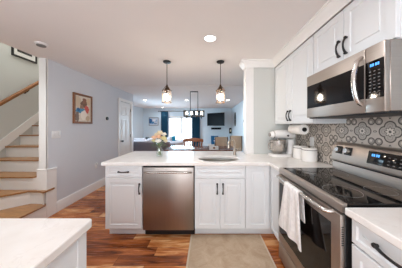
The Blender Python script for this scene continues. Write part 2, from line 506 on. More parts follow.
# living room
struct('wall_living_left', MB().box(XLIV-.1, XLIV, 5.16, YF+.1, 0, CEIL).box(XLIV, XL-.1, 5.16, 5.26, 0, CEIL), M['wall_living'])
SX0, SX1, SZ = -2.28, -.76, 1.90     # sliding door opening
struct('wall_far', MB().box(XLIV, SX0, YF, YF+.1, 0, CEIL).box(SX1, XR, YF, YF+.1, 0, CEIL).box(SX0, SX1, YF, YF+.1, SZ, CEIL), M['wall_living'])
# wall behind the camera; its wide window is made up for the fill light
struct('wall_back', MB().box(XL, -2.05, YB-.1, YB, 0, CEIL).box(.95, XR, YB-.1, YB, 0, CEIL).box(-2.05, .95, YB-.1, YB, 0, .65).box(-2.05, .95, YB-.1, YB, 2.2, CEIL), M['wall'])
w2 = struct('window_added_back', MB().box(-2.05, .95, YB-.08, YB-.02, .65, .71).box(-2.05, .95, YB-.08, YB-.02, 2.14, 2.2).box(-2.05, -1.99, YB-.08, YB-.02, .65, 2.2)
            .box(.89, .95, YB-.08, YB-.02, .65, 2.2).box(-.58, -.52, YB-.08, YB-.02, .65, 2.2), M['trim'])

# baseboards
def baseboard(name, fm, u0, u1, h=.165):
    prof = [(0, 0), (.016, 0), (.016, h-.04), (.011, h-.02), (.011, h-.012), (.004, h), (0, h)]
    struct(name, MB().loft([[fm(u0, z, w) for w, z in prof], [fm(u1, z, w) for w, z in prof]]), M['trim'])
baseboard('baseboard_left', face_right(XL), 2.57, DY0-.09)
baseboard('baseboard_right', face_left(XR), 2.69, YF, .13)
baseboard('baseboard_far', face_front(YF), SX1+.1, XR, .13)
baseboard('baseboard_far_left', face_front(YF), XLIV, SX0-.1, .13)

# crown moulding above the wall cabinets and the wall stub
def crown(name, path):
    prof = [(0, 2.243), (.012, 2.243), (.016, 2.258), (.042, 2.292), (.062, 2.308), (.066, 2.322), (.078, 2.326), (.078, CEIL), (0, CEIL)]
    loops = []
    m = len(path)
    for i, p in enumerate(path):
        p = Vector(p)
        d0 = (p-Vector(path[i-1])).normalized() if i else None
        d1 = (Vector(path[i+1])-p).normalized() if i < m-1 else None
        nrm = lambda d: Vector((-d.y, d.x))
        if d0 is None: n = nrm(d1); k = 1
        elif d1 is None: n = nrm(d0); k = 1
        else:
            n = (nrm(d0)+nrm(d1)).normalized(); k = 1/max(.3, n.dot(nrm(d1)))
        loops.append([Vector((p.x+n.x*w*k, p.y+n.y*w*k, z)) for w, z in prof])
    struct(name, MB().loft(loops), M['trim'])
crown('trim_3', [(1.035, -.2), (1.035, 2.537), (.588, 2.537), (.588, 2.69)])

# backsplash
struct('wall_backsplash', MB().box(XR-.008, XR, -.3, 2.55, .914, 1.43), M['tile'])

# left wall passage door (six panels)
tr = MB()
for (a, b) in ((DY0-.085, DY0), (DY1, DY1+.085)): tr.box(XL, XL+.018, a, b, 0, 2.02, .003)
tr.box(XL, XL+.02, DY0-.085, DY1+.085, 2.02, 2.10, .003)
struct('trim_4', tr, M['trim'])
d1 = struct('door_1', MB().box(XL-.045, XL-.008, DY0+.003, DY1-.003, .008, 2.015, .002), M['trim'])
fm = face_right(XL-.008)
wd = (DY1-DY0)
for (v0, v1) in ((.17, .78), (.93, 1.52), (1.65, 1.90)):
    for (a, b) in ((.09, .30), (.34, .55)):
        o = struct('door_panel', rects(MB(), fm, DY0+a, DY0+b, v0, v1, [(0, 0), (.004, .007), (.014, .007), (.022, .001), (.03, .001), (.05, .005)]), M['trim'], d1)
o = struct('door_knob', MB().lathe([(.026, 0), (.026, .006), (.011, .01), (.010, .035), (.026, .042), (.030, .055), (.026, .068), (.008, .074)], (XL-.008, DY0+.06, .93), 16, Matrix.Rotation(PI/2, 4, 'Y')), M['iron'], d1)
for z in (.25, 1.05, 1.82):
    struct('door_hinge', MB().box(XL-.008, XL+.002, DY1-.02, DY1-.004, z-.045, z+.045, .002), M['bronze'], d1)

# sliding glass door
d2 = struct('door_2', MB().box(SX0, SX1, YF+.01, YF+.09, SZ-.05, SZ).box(SX0, SX0+.045, YF+.01, YF+.09, 0, SZ).box(SX1-.045, SX1, YF+.01, YF+.09, 0, SZ).box(SX0, SX1, YF+.01, YF+.09, 0, .04), M['trim'])
xm = (181.5-VPX)*YF/F_PX
for (a, b, yy) in ((SX0+.045, xm+.045, YF+.055), (xm-.045, SX1-.045, YF+.025)):
    sash = MB()
    sash.box(a, a+.085, yy, yy+.03, .04, SZ-.05).box(b-.085, b, yy, yy+.03, .04, SZ-.05).box(a, b, yy, yy+.03, SZ-.11, SZ-.05).box(a, b, yy, yy+.03, .04, .13)
    so = struct('door_sash', sash, M['trim'], d2)
    struct('door_pane', MB().box(a+.085, b-.085, yy+.012, yy+.018, .13, SZ-.11), M['pane'], so)
struct('door_handle', MB().box(xm+.035, xm+.055, YF+.0, YF+.025, .92, 1.12, .004), M['iron'], d2)
# deck outside
struct('floor_deck', MB().box(-6, 3, YF+.1, 12.5, -.14, -.02), M['deck'])
rl = thing('deck_railing', 'white deck railing seen through the sliding glass door', 'railing', (-1.5, 12.2, -.02))
part('top_rail', MB().box(-5, 2, 12.15, 12.25, .86, .90, .006), M['trim'], rl)
for k in range(5): part('post', MB().box(-4.6+k*1.5, -4.5+k*1.5, 12.15, 12.25, -.02, .86, .006), M['trim'], rl)

# ------------------------------------------------------------------ staircase
XSF = XST+.003
st = thing('staircase', 'white staircase with honey oak treads rising left of the grey wall', 'staircase', (-3.0, 2.4, 0))
zs = [0, .215, .41, .605, .80, .99, 1.175, 1.36] + [1.36+.187*k for k in range(1, 7)]
ys = {3: 2.394, 4: 2.645, 5: 2.87, 6: 3.09, 7: 3.31}
for k in range(8, 14): ys[k] = 3.31+.22*(k-7)
def slab(poly, z0, z1): return MB().loft([[Vector((p[0], p[1], z0)) for p in poly], [Vector((p[0], p[1], z1)) for p in poly]])
t1 = [(XSF, 1.005), (-2.32, 1.005), (-2.32, 2.36), (-2.35, 2.40), (-2.62, 2.43), (-2.78, 2.34), (XSF, 1.62)]
t2f = [(XSF, 1.50), (-2.73, 2.235), (-2.58, 2.37), (-2.395, 2.36), (-2.32, 2.33)]
part('tread', slab(t1, zs[1]-.02, zs[1]), M['oak'], st)
part('tread', slab(t2f+[(-2.32, 2.505), (-2.36, 2.53), (-2.50, 2.45), (XSF, 2.45)], zs[2]-.02, zs[2]), M['oak'], st)
part('riser', MB().box(-2.365, -2.345, 1.005, 2.403, 0, zs[1]-.02), M['trim'], st)
rp = [(x, y+.028) for x, y in t2f[:-1]]+[(-2.35, 2.36)]
part('riser', slab(rp+[(p[0], p[1]+.018) for p in reversed(rp)], zs[1], zs[2]-.02), M['trim'], st)
for k in range(3, 14):
    xr = -2.47 if k > 3 else -2.50
    y0 = ys[k]; y1 = ys[k+1]+.03 if k < 13 else 4.84
    if k == 3: poly = [(XSF, y0), (-2.546, y0), (-2.50, y0+.10), (-2.50, y1), (XSF, y1)]
    else: poly = [(XSF, y0), (xr, y0), (xr, y1), (XSF, y1)]
    part('tread', slab(poly, zs[k]-.019, zs[k]), M['oak'], st)
    part('riser', MB().box(XSF, -2.50 if k == 3 else xr, y0+.025, y0+.043, zs[k-1], zs[k]-.019), M['trim'], st)
# white stepped skirt on the stair wall and the boxed end of the wall
sk = [(2.55, .70), (2.55, .88), (4.84, .88+2.29*.845), (4.84, .70+2.29*.845)]
part('skirt_board', MB().prism(sk, lambda p, x: Vector((x, p[0], p[1])), XSF, XST+.016), M['trim'], st)
pe = MB().box(-2.49, -2.342, 2.402, 2.566, 0, .69, .003)
part('end_panel', pe, M['trim'], st)
part('end_cap', MB().box(-2.495, -2.336, 2.396, 2.572, .69, .71, .006, 2), M['trim'], st)

hr = thing('handrail', 'brown oak handrail slanting up the staircase wall', 'handrail', (XST+.09, 2.8, 1.7))
zr = lambda y: 1.79+(y-2.833)*.83
hp = [(-.03, -.03), (.03, -.03), (.034, .0), (.03, .022), (.015, .034), (-.015, .034), (-.03, .022), (-.034, 0)]
part('rail', MB().loft([[Vector((XST+.09+a, y, zr(y)+b)) for a, b in hp] for y in (2.35, 4.75)]), M['rail'], hr)
for y in (3.19, 4.3):
    part('bracket', MB().tube([(XST-.004, y, zr(y)-.09), (XST+.05, y, zr(y)-.085), (XST+.085, y, zr(y)-.05), (XST+.09, y, zr(y)-.025)], .009, 8).lathe([(.026, -.002), (.026, .008)], (XST, y, zr(y)-.09), 12, Matrix.Rotation(PI/2, 4, 'Y')), M['bronze'], hr)

def frame_mb(fm, u0, u1, v0, v1, fw, t):
    mb = MB()
    for (a, b, c, d) in ((u0, u1, v0, v0+fw), (u0, u1, v1-fw, v1), (u0, u0+fw, v0+fw, v1-fw), (u1-fw, u1, v0+fw, v1-fw)):
        rects(mb, fm, a, b, c, d, [(0, 0), (0, t-.004), (.004, t)])
    return mb
# framed picture on the stair wall
fp = thing('framed_picture', 'black framed picture with white mat high on the staircase wall', 'picture', (XST, 3.19, 2.63))
fm = face_right(XST)
part('frame', frame_mb(fm, 2.975, 3.41, 2.63, 2.965, .028, .025), M['black_frame'], fp)
part('mat_board', rects(MB(), fm, 3.0, 3.385, 2.655, 2.94, [(0, 0), (0, .012)]), M['mat_board'], fp)
part('photograph', rects(MB(), fm, 3.06, 3.315, 2.73, 2.88, [(0, .011), (0, .014)]),
     m_art('dark_landscape_print', srgb(58, 55, 54), [(-.07, .20, .05, .03, srgb(140, 136, 132)), (.04, .16, .1, .02, srgb(40, 38, 38))]), fp)

# ------------------------------------------------------------------ left wall fittings
fm = face_right(XL)
pt = thing('framed_painting', 'brown wood framed colourful painting on the grey left wall', 'painting', (XL, 3.115, 1.39))
part('frame', frame_mb(fm, 2.884, 3.352, 1.39, 1.94, .038, .028), M['frame_wood'], pt)
part('canvas', rects(MB(), fm, 2.92, 3.316, 1.426, 1.904, [(0, 0), (0, .014)]),
     m_art('abstract_figure_painting', srgb(226, 214, 198), [
        (-.13, .40, .08, .1, srgb(206, 186, 160)), (.13, .42, .06, .06, srgb(214, 190, 158)),
        (.02, .36, .085, .07, srgb(118, 84, 62)), (.03, .43, .05, .05, srgb(142, 98, 70)), (-.03, .30, .05, .06, srgb(150, 116, 90)),
        (.09, .27, .06, .075, srgb(206, 86, 72)), (-.06, .235, .12, .045, srgb(72, 140, 176)), (-.11, .255, .035, .04, srgb(40, 96, 150)),
        (.02, .16, .08, .09, srgb(236, 226, 214)), (-.14, .12, .045, .09, srgb(126, 108, 98)), (.12, .10, .06, .05, srgb(198, 176, 150))]), pt)
th = thing('thermostat', 'round black thermostat on the grey left wall beside the white door', 'thermostat', (XL, 3.86, 1.48))
Rx = Matrix.Rotation(PI/2, 4, 'Y')
part('wall_plate', MB().lathe([(.056, -.001), (.056, .004), (.052, .007)], (XL, 3.86, 1.52), 24, Rx), M['white_plastic'], th)
part('dial', MB().lathe([(.041, .006), (.041, .022), (.036, .028), (.02, .03)], (XL, 3.86, 1.52), 24, Rx), M['black'], th)
sw = thing('light_switch', 'white three gang switch plate on left wall below the painting', 'light switch', (XL, 2.573, 1.155))
part('plate', rects(MB(), fm, 2.498, 2.648, 1.155, 1.27, [(0, 0), (0, .004), (.004, .007)]), M['white_plastic'], sw)
for k in range(3): part('rocker', rects(MB(), fm, 2.514+k*.046, 2.540+k*.046, 1.18, 1.245, [(0, .006), (0, .009), (.003, .011)]), M['white_plastic'], sw)
ot = thing('wall_outlet', 'white outlet with plugged-in adapter low on the grey left wall', 'outlet', (XL, 3.49, .45))
part('plate', rects(MB(), fm, 3.455, 3.525, .45, .565, [(0, 0), (0, .004), (.004, .006)]), M['white_plastic'], ot)
part('adapter', rects(MB(), fm, 3.468, 3.512, .515, .57, [(0, .005), (0, .032), (.006, .038)]), M['white_plastic'], ot)
sd = thing('smoke_detector', 'round white smoke detector on ceiling near the stairs', 'smoke detector', (-2.01, 1.995, CEIL-.03))
part('base', MB().lathe([(.062, 0), (.062, -.012), (.054, -.02)], (-2.01, 1.995, CEIL), 24), M['white_plastic'], sd)
part('sensor_cover', MB().lathe([(.046, -.018), (.044, -.030), (.02, -.033)], (-2.01, 1.995, CEIL), 20), M['dot'], sd)

# ------------------------------------------------------------------ peninsula
Y0 = 1.967           # plane of the peninsula fronts (door faces stand at this plane)
CF = Y0+.02          # carcass front
def cabinet(label, x0, x1, loc=None, back=2.60, ztop=.875, toe=True):
    t = thing('base_cabinet', label, 'cabinet', ((x0+x1)/2, (CF+back)/2, 0))
    part('body', MB().box(x0, x1, CF, back, .115, ztop, .002), M['cab'], t)
    if toe: part('toe_kick', MB().box(x0, x1, 2.06, back, 0, .115), M['cab'], t)
    return t
ff = face_front(CF)
c1 = cabinet('white base cabinet left of the dishwasher with one drawer and door', -1.222, -.777)
o = part('drawer', raised(ff, -1.219, -.780, .727, .872, .02, .034), M['cab'], c1)
part('handle', pull(ff, -.998, .80, .115, False), M['iron'], o)
o = part('door', raised(ff, -1.219, -.780, .118, .722), M['cab'], c1)
part('handle', pull(ff, -.808, .60, .115, True), M['iron'], o)

c2 = cabinet('white sink base cabinet with double doors under the round sink', -.155, .453, ztop=.68)
part('front_rail', MB().box(-.155, .453, CF, CF+.02, .68, .875), M['cab'], c2)
part('false_drawer_front', raised(ff, -.152, .450, .723, .872, .02, .034), M['cab'], c2)
for (a, b, hx) in ((-.152, .1465, .115), (.1515, .450, .183)):
    o = part('door', raised(ff, a, b, .118, .718), M['cab'], c2)
    part('handle', pull(ff, hx, .60, .115, True), M['iron'], o)

XC, YR0, YR1 = .752, .885, 1.665
c3 = thing('corner_cabinet', 'white corner base cabinet between the sink cabinet and the stove', 'cabinet', (1.0, 2.2, 0))
part('body', MB().box(.453, XC+.02, CF, 2.53, .115, .875, .002).box(XC+.02, 1.36, YR1+.006, 2.53, .115, .875, .002), M['cab'], c3)
part('toe_kick', MB().box(.453, .83, 2.06, 2.53, 0, .115).box(.83, 1.36, YR1+.006, 2.53, 0, .115), M['cab'], c3)
part('door', raised(ff, .456, .735, .118, .872), M['cab'], c3)
fl = face_left(XC+.02)
part('door', raised(fl, YR1+.010, CF-.012, .122, .866, .02, .045), M['cab'], c3)

# dishwasher
dw = thing('dishwasher', 'stainless steel dishwasher in the white peninsula', 'dishwasher', (-.466, 2.25, 0))
part('body', MB().box(-.773, -.159, CF+.005, 2.56, .10, .868), M['black'], dw)
part('toe_panel', MB().box(-.773, -.159, 2.05, 2.07, 0, .11), M['black'], dw)
do = part('door', MB().box(-.769, -.163, Y0-.008, CF+.004, .105, .852, .006, 2), M['steel_door'], dw)
hb = []
for k in range(13):
    s_ = -1+2*k/12; hb.append((-.466+s_*.275, Y0-.012-.042*(1-s_**6), .795+.008*(1-s_*s_)))
part('handle', MB().tube(hb, .0115, 10), M['chrome'], do)
part('logo', MB().box(-.745, -.625, Y0-.0095, Y0-.007, .832, .8395), M['dot'], do)
part('control_strip', MB().box(-.769, -.163, Y0+.000, CF+.004, .853, .868, .002), M['black'], dw)

# worktops
def slab_hole(outline, hole, z0, z1):
    bm = bmesh.new(); es = []
    for lp in ([outline, hole] if hole else [outline]):
        vs = [bm.verts.new((p[0], p[1], z0)) for p in lp]
        es += [bm.edges.new((vs[i], vs[(i+1) % len(vs)])) for i in range(len(vs))]
    bmesh.ops.triangle_fill(bm, use_beauty=True, use_dissolve=False, edges=es)
    r = bmesh.ops.extrude_face_region(bm, geom=list(bm.faces))
    for v in [g for g in r['geom'] if isinstance(g, bmesh.types.BMVert)]: v.co.z = z1
    bm.verts.index_update()
    mb = MB().raw([v.co.copy() for v in bm.verts], [[v.index for v in f.verts] for f in bm.faces]); bm.free()
    return mb
def bevel_mod(o, w=.005, seg=2):
    b = o.modifiers.new('bevel', 'BEVEL'); b.width = w; b.segments = seg; b.limit_method = 'ANGLE'; b.angle_limit = math.radians(50)
SKX, SKY, SRX, SRY = .148, 2.195, .265, .195
hole = [(SKX+SRX*math.cos(2*PI*k/40), SKY+SRY*math.sin(2*PI*k/40)) for k in range(40)]
o = single('peninsula_countertop', slab_hole([(-1.255, 1.94), (.727, 1.94), (.727, YR1+.004), (1.361, YR1+.004), (1.361, 2.536), (.586, 2.536), (.586, 2.84), (-1.255, 2.84)], hole, .876, .914),
           M['quartz'], 'long white quartz countertop of the peninsula around the sink', 'countertop')
bevel_mod(o)
# seating-side panel of the peninsula
single('peninsula_back_panel', MB().box(-1.22, .58, 2.605, 2.625, 0, .874, .003), M['cab'], 'white back panel under the peninsula on the dining side', 'panel')

sk = thing('sink', 'oval stainless undermount sink in the peninsula countertop', 'sink', (SKX, SKY, .70))
prof = [(1.03, .874), (1.0, .874), (.985, .84), (.96, .74), (.88, .712), (.12, .700), (.12, .690), (.90, .702), (.985, .735), (1.01, .84), (1.03, .868)]
loops = [[Vector((SKX+SRX*r*math.cos(2*PI*k/36), SKY+SRY*r*math.sin(2*PI*k/36), z)) for k in range(36)] for r, z in prof]
part('bowl', MB().loft(loops+[loops[0]], False, False), M['bowl'], sk)
part('drain', MB().lathe([(.034, .700), (.034, .704), (.028, .7045), (.012, .702)], (SKX, SKY, 0), 20), M['chrome'], sk)

fx, fy = .405, 2.475
fa = thing('faucet', 'brushed nickel gooseneck faucet behind the oval sink', 'faucet', (fx, fy, .914))
part('base', MB().lathe([(.027, .914), (.027, .922), (.022, .93), (.021, .985), (.016, .995)], (fx, fy, 0), 18), M['nickel'], fa)
dirv = Vector((SKX+.06-fx, SKY+.03-fy, 0)).normalized()
pts = [(fx, fy, .99), (fx, fy, 1.06)]
for k in range(1, 11):
    a = PI*k/10*.93
    c = Vector((fx, fy, 1.06))+dirv*.085*(1-math.cos(a))+Vector((0, 0, .085*math.sin(a)))
    pts.append(tuple(c))
part('spout', MB().tube(pts, [.015]*4+[.0135]*(len(pts)-4), 12), M['nickel'], fa)
e = Vector(pts[-1]); part('spray_head', MB().tube([e, e+Vector((dirv.x*.006, dirv.y*.006, -.05))], [.0155, .018], 12), M['nickel'], fa)
part('lever', MB().tube([(fx+.02, fy, .965), (fx+.05, fy-.005, .985), (fx+.085, fy-.015, 1.03)], [.008, .007, .005], 8), M['nickel'], fa)

# vase of flowers
vx, vy = -.678, 2.33
single('glass_vase', MB().lathe([(.038, .914), (.044, .918), (.046, .96), (.040, 1.02), (.037, 1.06), (.049, 1.115), (.046, 1.115), (.034, 1.06), (.036, 1.02), (.042, .96), (.040, .926), (.004, .924)], (vx, vy, 0), 24),
       M['vase'], 'clear glass vase of flowers on the peninsula countertop', 'vase')
def bloom(c, r, seed):
    rnd = random.Random(seed); mb = MB(); c = Vector(c)
    mb.ball(tuple(c), r*.55, 8, 6)
    for ring, (n, rr, tilt) in enumerate(((5, .62, .9), (7, .85, .5), (8, 1.0, .1))):
        for k in range(n):
            a = 2*PI*(k+.5*ring)/n+rnd.uniform(-.15, .15)
            out = Vector((math.cos(a), math.sin(a), 0)); side = Vector((-out.y, out.x, 0)); w = r*.42
            b0 = c+out*r*.25+Vector((0, 0, -r*.25)); m1 = c+out*r*rr*.85+Vector((0, 0, r*(tilt*.35-.05))); e1 = c+out*r*rr+Vector((0, 0, r*tilt*.75))
            vs = [b0-side*w*.3, b0+side*w*.3, m1+side*w, m1-side*w, e1+side*w*.6, e1-side*w*.6]
            off = Vector((0, 0, -.0025))-out*.0015
            mb.raw(vs+[p+off for p in vs], [(0, 1, 2, 3), (3, 2, 4, 5), (7, 6, 9, 8), (8, 9, 11, 10), (0, 3, 9, 6), (3, 5, 11, 9), (1, 7, 8, 2), (2, 8, 10, 4), (5, 4, 10, 11)])
    return mb
fls = [('cream rose at the top of the vase bouquet', 'cream', .005, .0, 1.262, .043),
       ('peach rose on the left of the vase bouquet', 'peach', -.055, -.035, 1.205, .040),
       ('pale yellow rose on the right of the vase bouquet', 'yellow', .058, -.02, 1.195, .042),
       ('white rose low in the front of the vase bouquet', 'white_petal', .000, -.065, 1.165, .040),
       ('cream rose at the upper left of the vase bouquet', 'cream', -.045, .03, 1.238, .036),
       ('white rose at the upper right of the vase bouquet', 'white_petal', .048, .03, 1.240, .038),
       ('peach rose in the middle of the vase bouquet', 'peach', .0, -.03, 1.215, .038),
       ('pale yellow rose at the lower left of the vase bouquet', 'yellow', -.072, .01, 1.165, .034),
       ('cream rose at the lower right of the vase bouquet', 'cream', .075, .015, 1.160, .034)]
for i, (lab, mk, dx, dy, z, r) in enumerate(fls):
    dx *= 1.1; dy *= 1.1; r *= 1.12; z = 1.175+(z-1.2)*1.15
    ft = thing('cut_flower', lab, 'flower', (vx, vy, .935), 0, 'roses in the glass vase')
    part('stem', MB().tube([(vx-dx*.28, vy-dy*.28, .935), (vx+dx*.12, vy+dy*.12, 1.07), (vx+dx*.75, vy+dy*.75, z-.06), (vx+dx, vy+dy, z-.01)], .0032, 6), M['stem'], ft)
    part('bloom', bloom((vx+dx, vy+dy, z), r, i), M[mk], ft)
    lf = MB()
    for sgn, dz in ((-1, .055), (1, .055), (-2.2, .075), (.1, .085)):
        a = math.atan2(dy, dx)+sgn*.9; p = Vector((vx+dx*.8, vy+dy*.8, z-dz)); d = Vector((math.cos(a), math.sin(a), -.15)); s_ = Vector((-math.sin(a), math.cos(a), 0))
        vs = [p, p+d*.03+s_*.016, p+d*.066, p+d*.03-s_*.016]
        lf.raw(vs+[q+Vector((0, 0, -.0015)) for q in vs], [(0, 1, 2, 3), (7, 6, 5, 4), (0, 4, 5, 1), (1, 5, 6, 2), (2, 6, 7, 3), (3, 7, 4, 0)])
    part('leaf', lf, M['leaf'], ft)

# ------------------------------------------------------------------ range
ra = thing('range', 'stainless electric range with black glass cooktop and oven', 'stove', (1.04, 1.275, 0))
part('body', MB().box(.738, 1.355, YR0, YR1, .03, .905, .003), M['black'], ra)
for (x, y) in ((.80, YR0+.06), (.80, YR1-.06), (1.30, YR0+.06), (1.30, YR1-.06)):
    part('foot', MB().lathe([(.02, 0), (.02, .012), (.012, .03)], (x, y, 0), 12), M['black'], ra)
part('cooktop', MB().box(.748, 1.262, YR0+.004, YR1-.004, .905, .926, .003), M['black_glass'], ra)
part('front_trim', MB().loft([[Vector((.722, y, .878)), Vector((.750, y, .874)), Vector((.750, y, .9285)), Vector((.736, y, .9285)), Vector((.724, y, .920))] for y in (YR0, YR1)]), M['steel'], ra)
for (x, y, r) in ((.87, 1.07, .105), (.87, 1.47, .085), (1.12, 1.07, .08), (1.12, 1.47, .105)):
    part('burner_ring', MB().lathe([(r, .926), (r, .9266), (r-.003, .9266), (r-.003, .926)], (x, y, 0), 36, closed=True), M['dot'], ra)
bgp = [(1.262, .926), (1.262, .995), (1.268, 1.008), (1.250, 1.015), (1.248, 1.03), (1.280, 1.165), (1.292, 1.180), (1.31, 1.186), (1.358, 1.186), (1.358, .926)]
bp = part('back_panel', MB().prism(bgp, lambda p, y: Vector((p[0], y, p[1])), YR0, YR1), M['steel'], ra)
def fback(u, v, w):      # on the sloping face of the back panel
    t = (v-1.03)/(1.165-1.03); x = 1.248+.032*t
    return Vector((x-w*.973, u, v+w*.23))
part('display', rects(MB(), fback, 1.00, 1.30, 1.055, 1.150, [(0, -.004), (0, .003), (.003, .005)]), M['black_glass'], bp)
dg = MB()
for k in range(4): rects(dg, fback, 1.212+k*.014+(.005 if k > 1 else 0), 1.222+k*.014+(.005 if k > 1 else 0), 1.112, 1.130, [(0, .004), (0, .006)])
part('clock_digits', dg, M['blue_led'], bp)
kb = MB()
for i in range(4):
    for j in range(3): rects(kb, fback, 1.03+i*.036, 1.044+i*.036, 1.07+j*.024, 1.075+j*.024, [(0, .004), (0, .0056)])
part('button_legends', kb, M['dot'], bp)
part('groove', MB().box(1.2595, 1.266, YR0+.012, YR1-.012, .999, 1.008), M['black'], bp)
for y in (1.585, 1.485, .985-.03, .945-.03):
    ko = part('knob', rects(MB(), fback, y-.036, y+.036, 1.082, 1.150, [(0, -.004), (0, .004), (.004, .006)]), M['black'], bp)
    c0 = fback(y, 1.116, .005); c1_ = fback(y, 1.116, .034)
    kn = MB().tube([c0, c1_], [.025, .021], 16)
    part('knob_grip', kn, M['chrome'], ko)
od = part('oven_door', MB().box(.715, .740, YR0+.002, YR1-.002, .212, .866, .004, 2), M['steel'], ra)
part('window', MB().box(.7125, .716, .955, YR1-.028, .30, .79, .001), M['oven_glass'], od)
hz, hx = .858, .676
hpts = [(.716, YR0+.06, hz), (.690, YR0+.062, hz), (hx, YR0+.075, hz), (hx, YR0+.10, hz)]+[(hx-.006*math.sin(PI*k/8), YR0+.10+k*(YR1-YR0-.2)/8, hz) for k in range(1, 8)]+[(hx, YR1-.10, hz), (hx, YR1-.075, hz), (.690, YR1-.062, hz), (.716, YR1-.06, hz)]
part('handle', MB().tube(hpts, .0135, 12), M['chrome'], od)
vt = MB()
for k in range(9): vt.box(.720, .732, YR0+.0005, YR0+.003, .70+k*.012, .706+k*.012)
part('vent_slots', vt, M['black'], od)
dr = part('drawer', MB().box(.717, .740, YR0+.002, YR1-.002, .035, .203, .004, 2), M['steel'], ra)

# towel over the oven handle
def towel():
    mb = MB(); ny, R = 41, .0165
    path = []
    ce = (hx-.006, hz)
    for k in range(9):  path.append(('back', k/8))
    nb = 7
    grid = []
    for iy in range(ny):
        t = iy/(ny-1); row = []
        top = 1.185+t*.215
        fold = math.sin(t*PI*5.0+.4)
        for (sec, q) in [('b', 1-k/8) for k in range(9)]+[('a', k/6) for k in range(1, 6)]+[('f', k/16) for k in range(17)]:
            if sec == 'b':      # short rear flap, between bar and door
                z = ce[1]-.20*q; x = ce[0]+R; y = top+(t-.45)*.05*q
            elif sec == 'a':
                a = PI*q; x = ce[0]+R*math.cos(a); z = ce[1]+R*math.sin(a); y = top
            else:
                L = .36+.03*t
                z = ce[1]-L*q; y = top+(t-.45)*.17*q
                x = ce[0]-R-.004*q-(.010*q+.002)*(fold+1)*.9-.006*math.sin(t*17+q*2)*q
                x = min(x, ce[0]-R)
            row.append(Vector((x, y, z)))
        grid.append(row)
    n = len(grid[0]); vs = [p for r in grid for p in r]; fs = []
    for i in range(ny-1):
        for j in range(n-1): fs.append((i*n+j, i*n+j+1, (i+1)*n+j+1, (i+1)*n+j))
    return mb.raw(vs, fs)
o = single('kitchen_towel', towel(), M['towel'], 'white kitchen towel hanging on the oven door handle', 'towel', smooth=80)
so = o.modifiers.new('thick', 'SOLIDIFY'); so.thickness = .005; so.offset = 0

# base cabinet and worktop nearer than the range
YN = .868
c4 = thing('base_cabinet', 'white drawer base cabinet with black pull right of the stove', 'cabinet', (1.06, .2, 0))
part('body', MB().box(XC+.02, 1.36, -.45, YN, .115, .875, .002), M['cab'], c4)
part('toe_kick', MB().box(.84, 1.36, -.45, YN, 0, .115), M['cab'], c4)
for (v0, v1, fr) in ((.742, .866, .034), (.435, .730, .05), (.122, .423, .05)):
    o = part('drawer', raised(fl, .42, YN-.006, v0, v1, .02, fr), M['cab'], c4)
    part('handle', pull(fl, .645, (v0+v1)/2+.012, .17, False), M['iron'], o)
    o = part('drawer', raised(fl, -.444, .414, v0, v1, .02, fr), M['cab'], c4)
    part('handle', pull(fl, -.015, (v0+v1)/2+.012, .17, False), M['iron'], o)
o = single('countertop', MB().box(.727, 1.361, -.47, YN+.008, .876, .914), M['quartz'], 'white quartz countertop at the right edge beside the stove', 'countertop'); bevel_mod(o)

# ------------------------------------------------------------------ wall cabinets, microwave
XU = 1.035; fu = face_left(XU+.02); ZU0, ZU1 = 1.37, 2.245
def upper(label, y0, y1, z0, hz_):
    t = thing('wall_cabinet', label, 'cabinet', (1.2, (y0+y1)/2, z0), 0)
    part('body', MB().box(XU+.02, XR-.001, y0, y1, z0, ZU1+.01, .002), M['cab'], t)
    ym = (y0+y1)/2
    for (a, b, hy) in ((y0+.006, ym-.003, ym-.033), (ym+.003, y1-.006, ym+.033)):
        d = part('door', raised(fu, a, b, z0+.008, ZU1-.012), M['cab'], t)
        part('handle', pull(fu, hy, hz_, .115, True), M['iron'], d)
    return t
YM0, YM1 = .90, 1.615
upper('white wall cabinet with double doors left of the microwave', YM1+.003, 2.535, ZU0, 1.475)
upper('white wall cabinet with double doors above the microwave', YM0, YM1-.001, 1.824, 1.945)
mw = thing('microwave', 'stainless over-the-range microwave with black glass door', 'microwave', (1.17, 1.26, 1.423))
part('body', MB().box(1.0, XR-.001, YM0+.002, YM1-.002, 1.43, 1.822, .003), M['steel'], mw)
part('underside', MB().box(.99, XR-.02, YM0+.01, YM1-.01, 1.415, 1.43, .003), M['black'], mw)
XM = .97
md = part('door', MB().box(XM, 1.0, 1.018, YM1-.002, 1.425, 1.820, .005, 2), M['steel'], mw)
part('window', MB().box(XM-.002, XM+.001, 1.022, YM1-.012, 1.512, 1.724, .001), M['black_glass'], md)
hh = [(XM+.002, 1.037, 1.478), (XM-.018, 1.037, 1.490)]+[(XM-.030-.022*math.sin(PI*k/10), 1.037, 1.50+.25*k/10) for k in range(11)]+[(XM-.018, 1.037, 1.760), (XM+.002, 1.037, 1.772)]
part('handle', MB().tube(hh, .014, 12), M['chrome'], md)
cp = part('control_panel', MB().box(XM, 1.0, YM0+.002, 1.015, 1.425, 1.820, .005, 2), M['steel'], mw)
kp = part('keypad', MB().box(XM-.002, XM+.001, YM0+.006, 1.012, 1.508, 1.728, .001), M['black_glass'], cp)
fk = face_left(XM-.002)
lg = MB()
for i in range(3):
    for j in range(8): rects(lg, fk, .925+i*.026, .937+i*.026, 1.522+j*.020, 1.527+j*.020, [(0, -.001), (0, .0006)])
part('key_legends', lg, M['dot'], kp)
dd = MB()
for k in range(4): rects(dd, fk, .930+k*.013+(.004 if k > 1 else 0), .939+k*.013+(.004 if k > 1 else 0), 1.694, 1.710, [(0, -.001), (0, .0008)])
part('clock_digits', dd, M['blue_led'], kp)

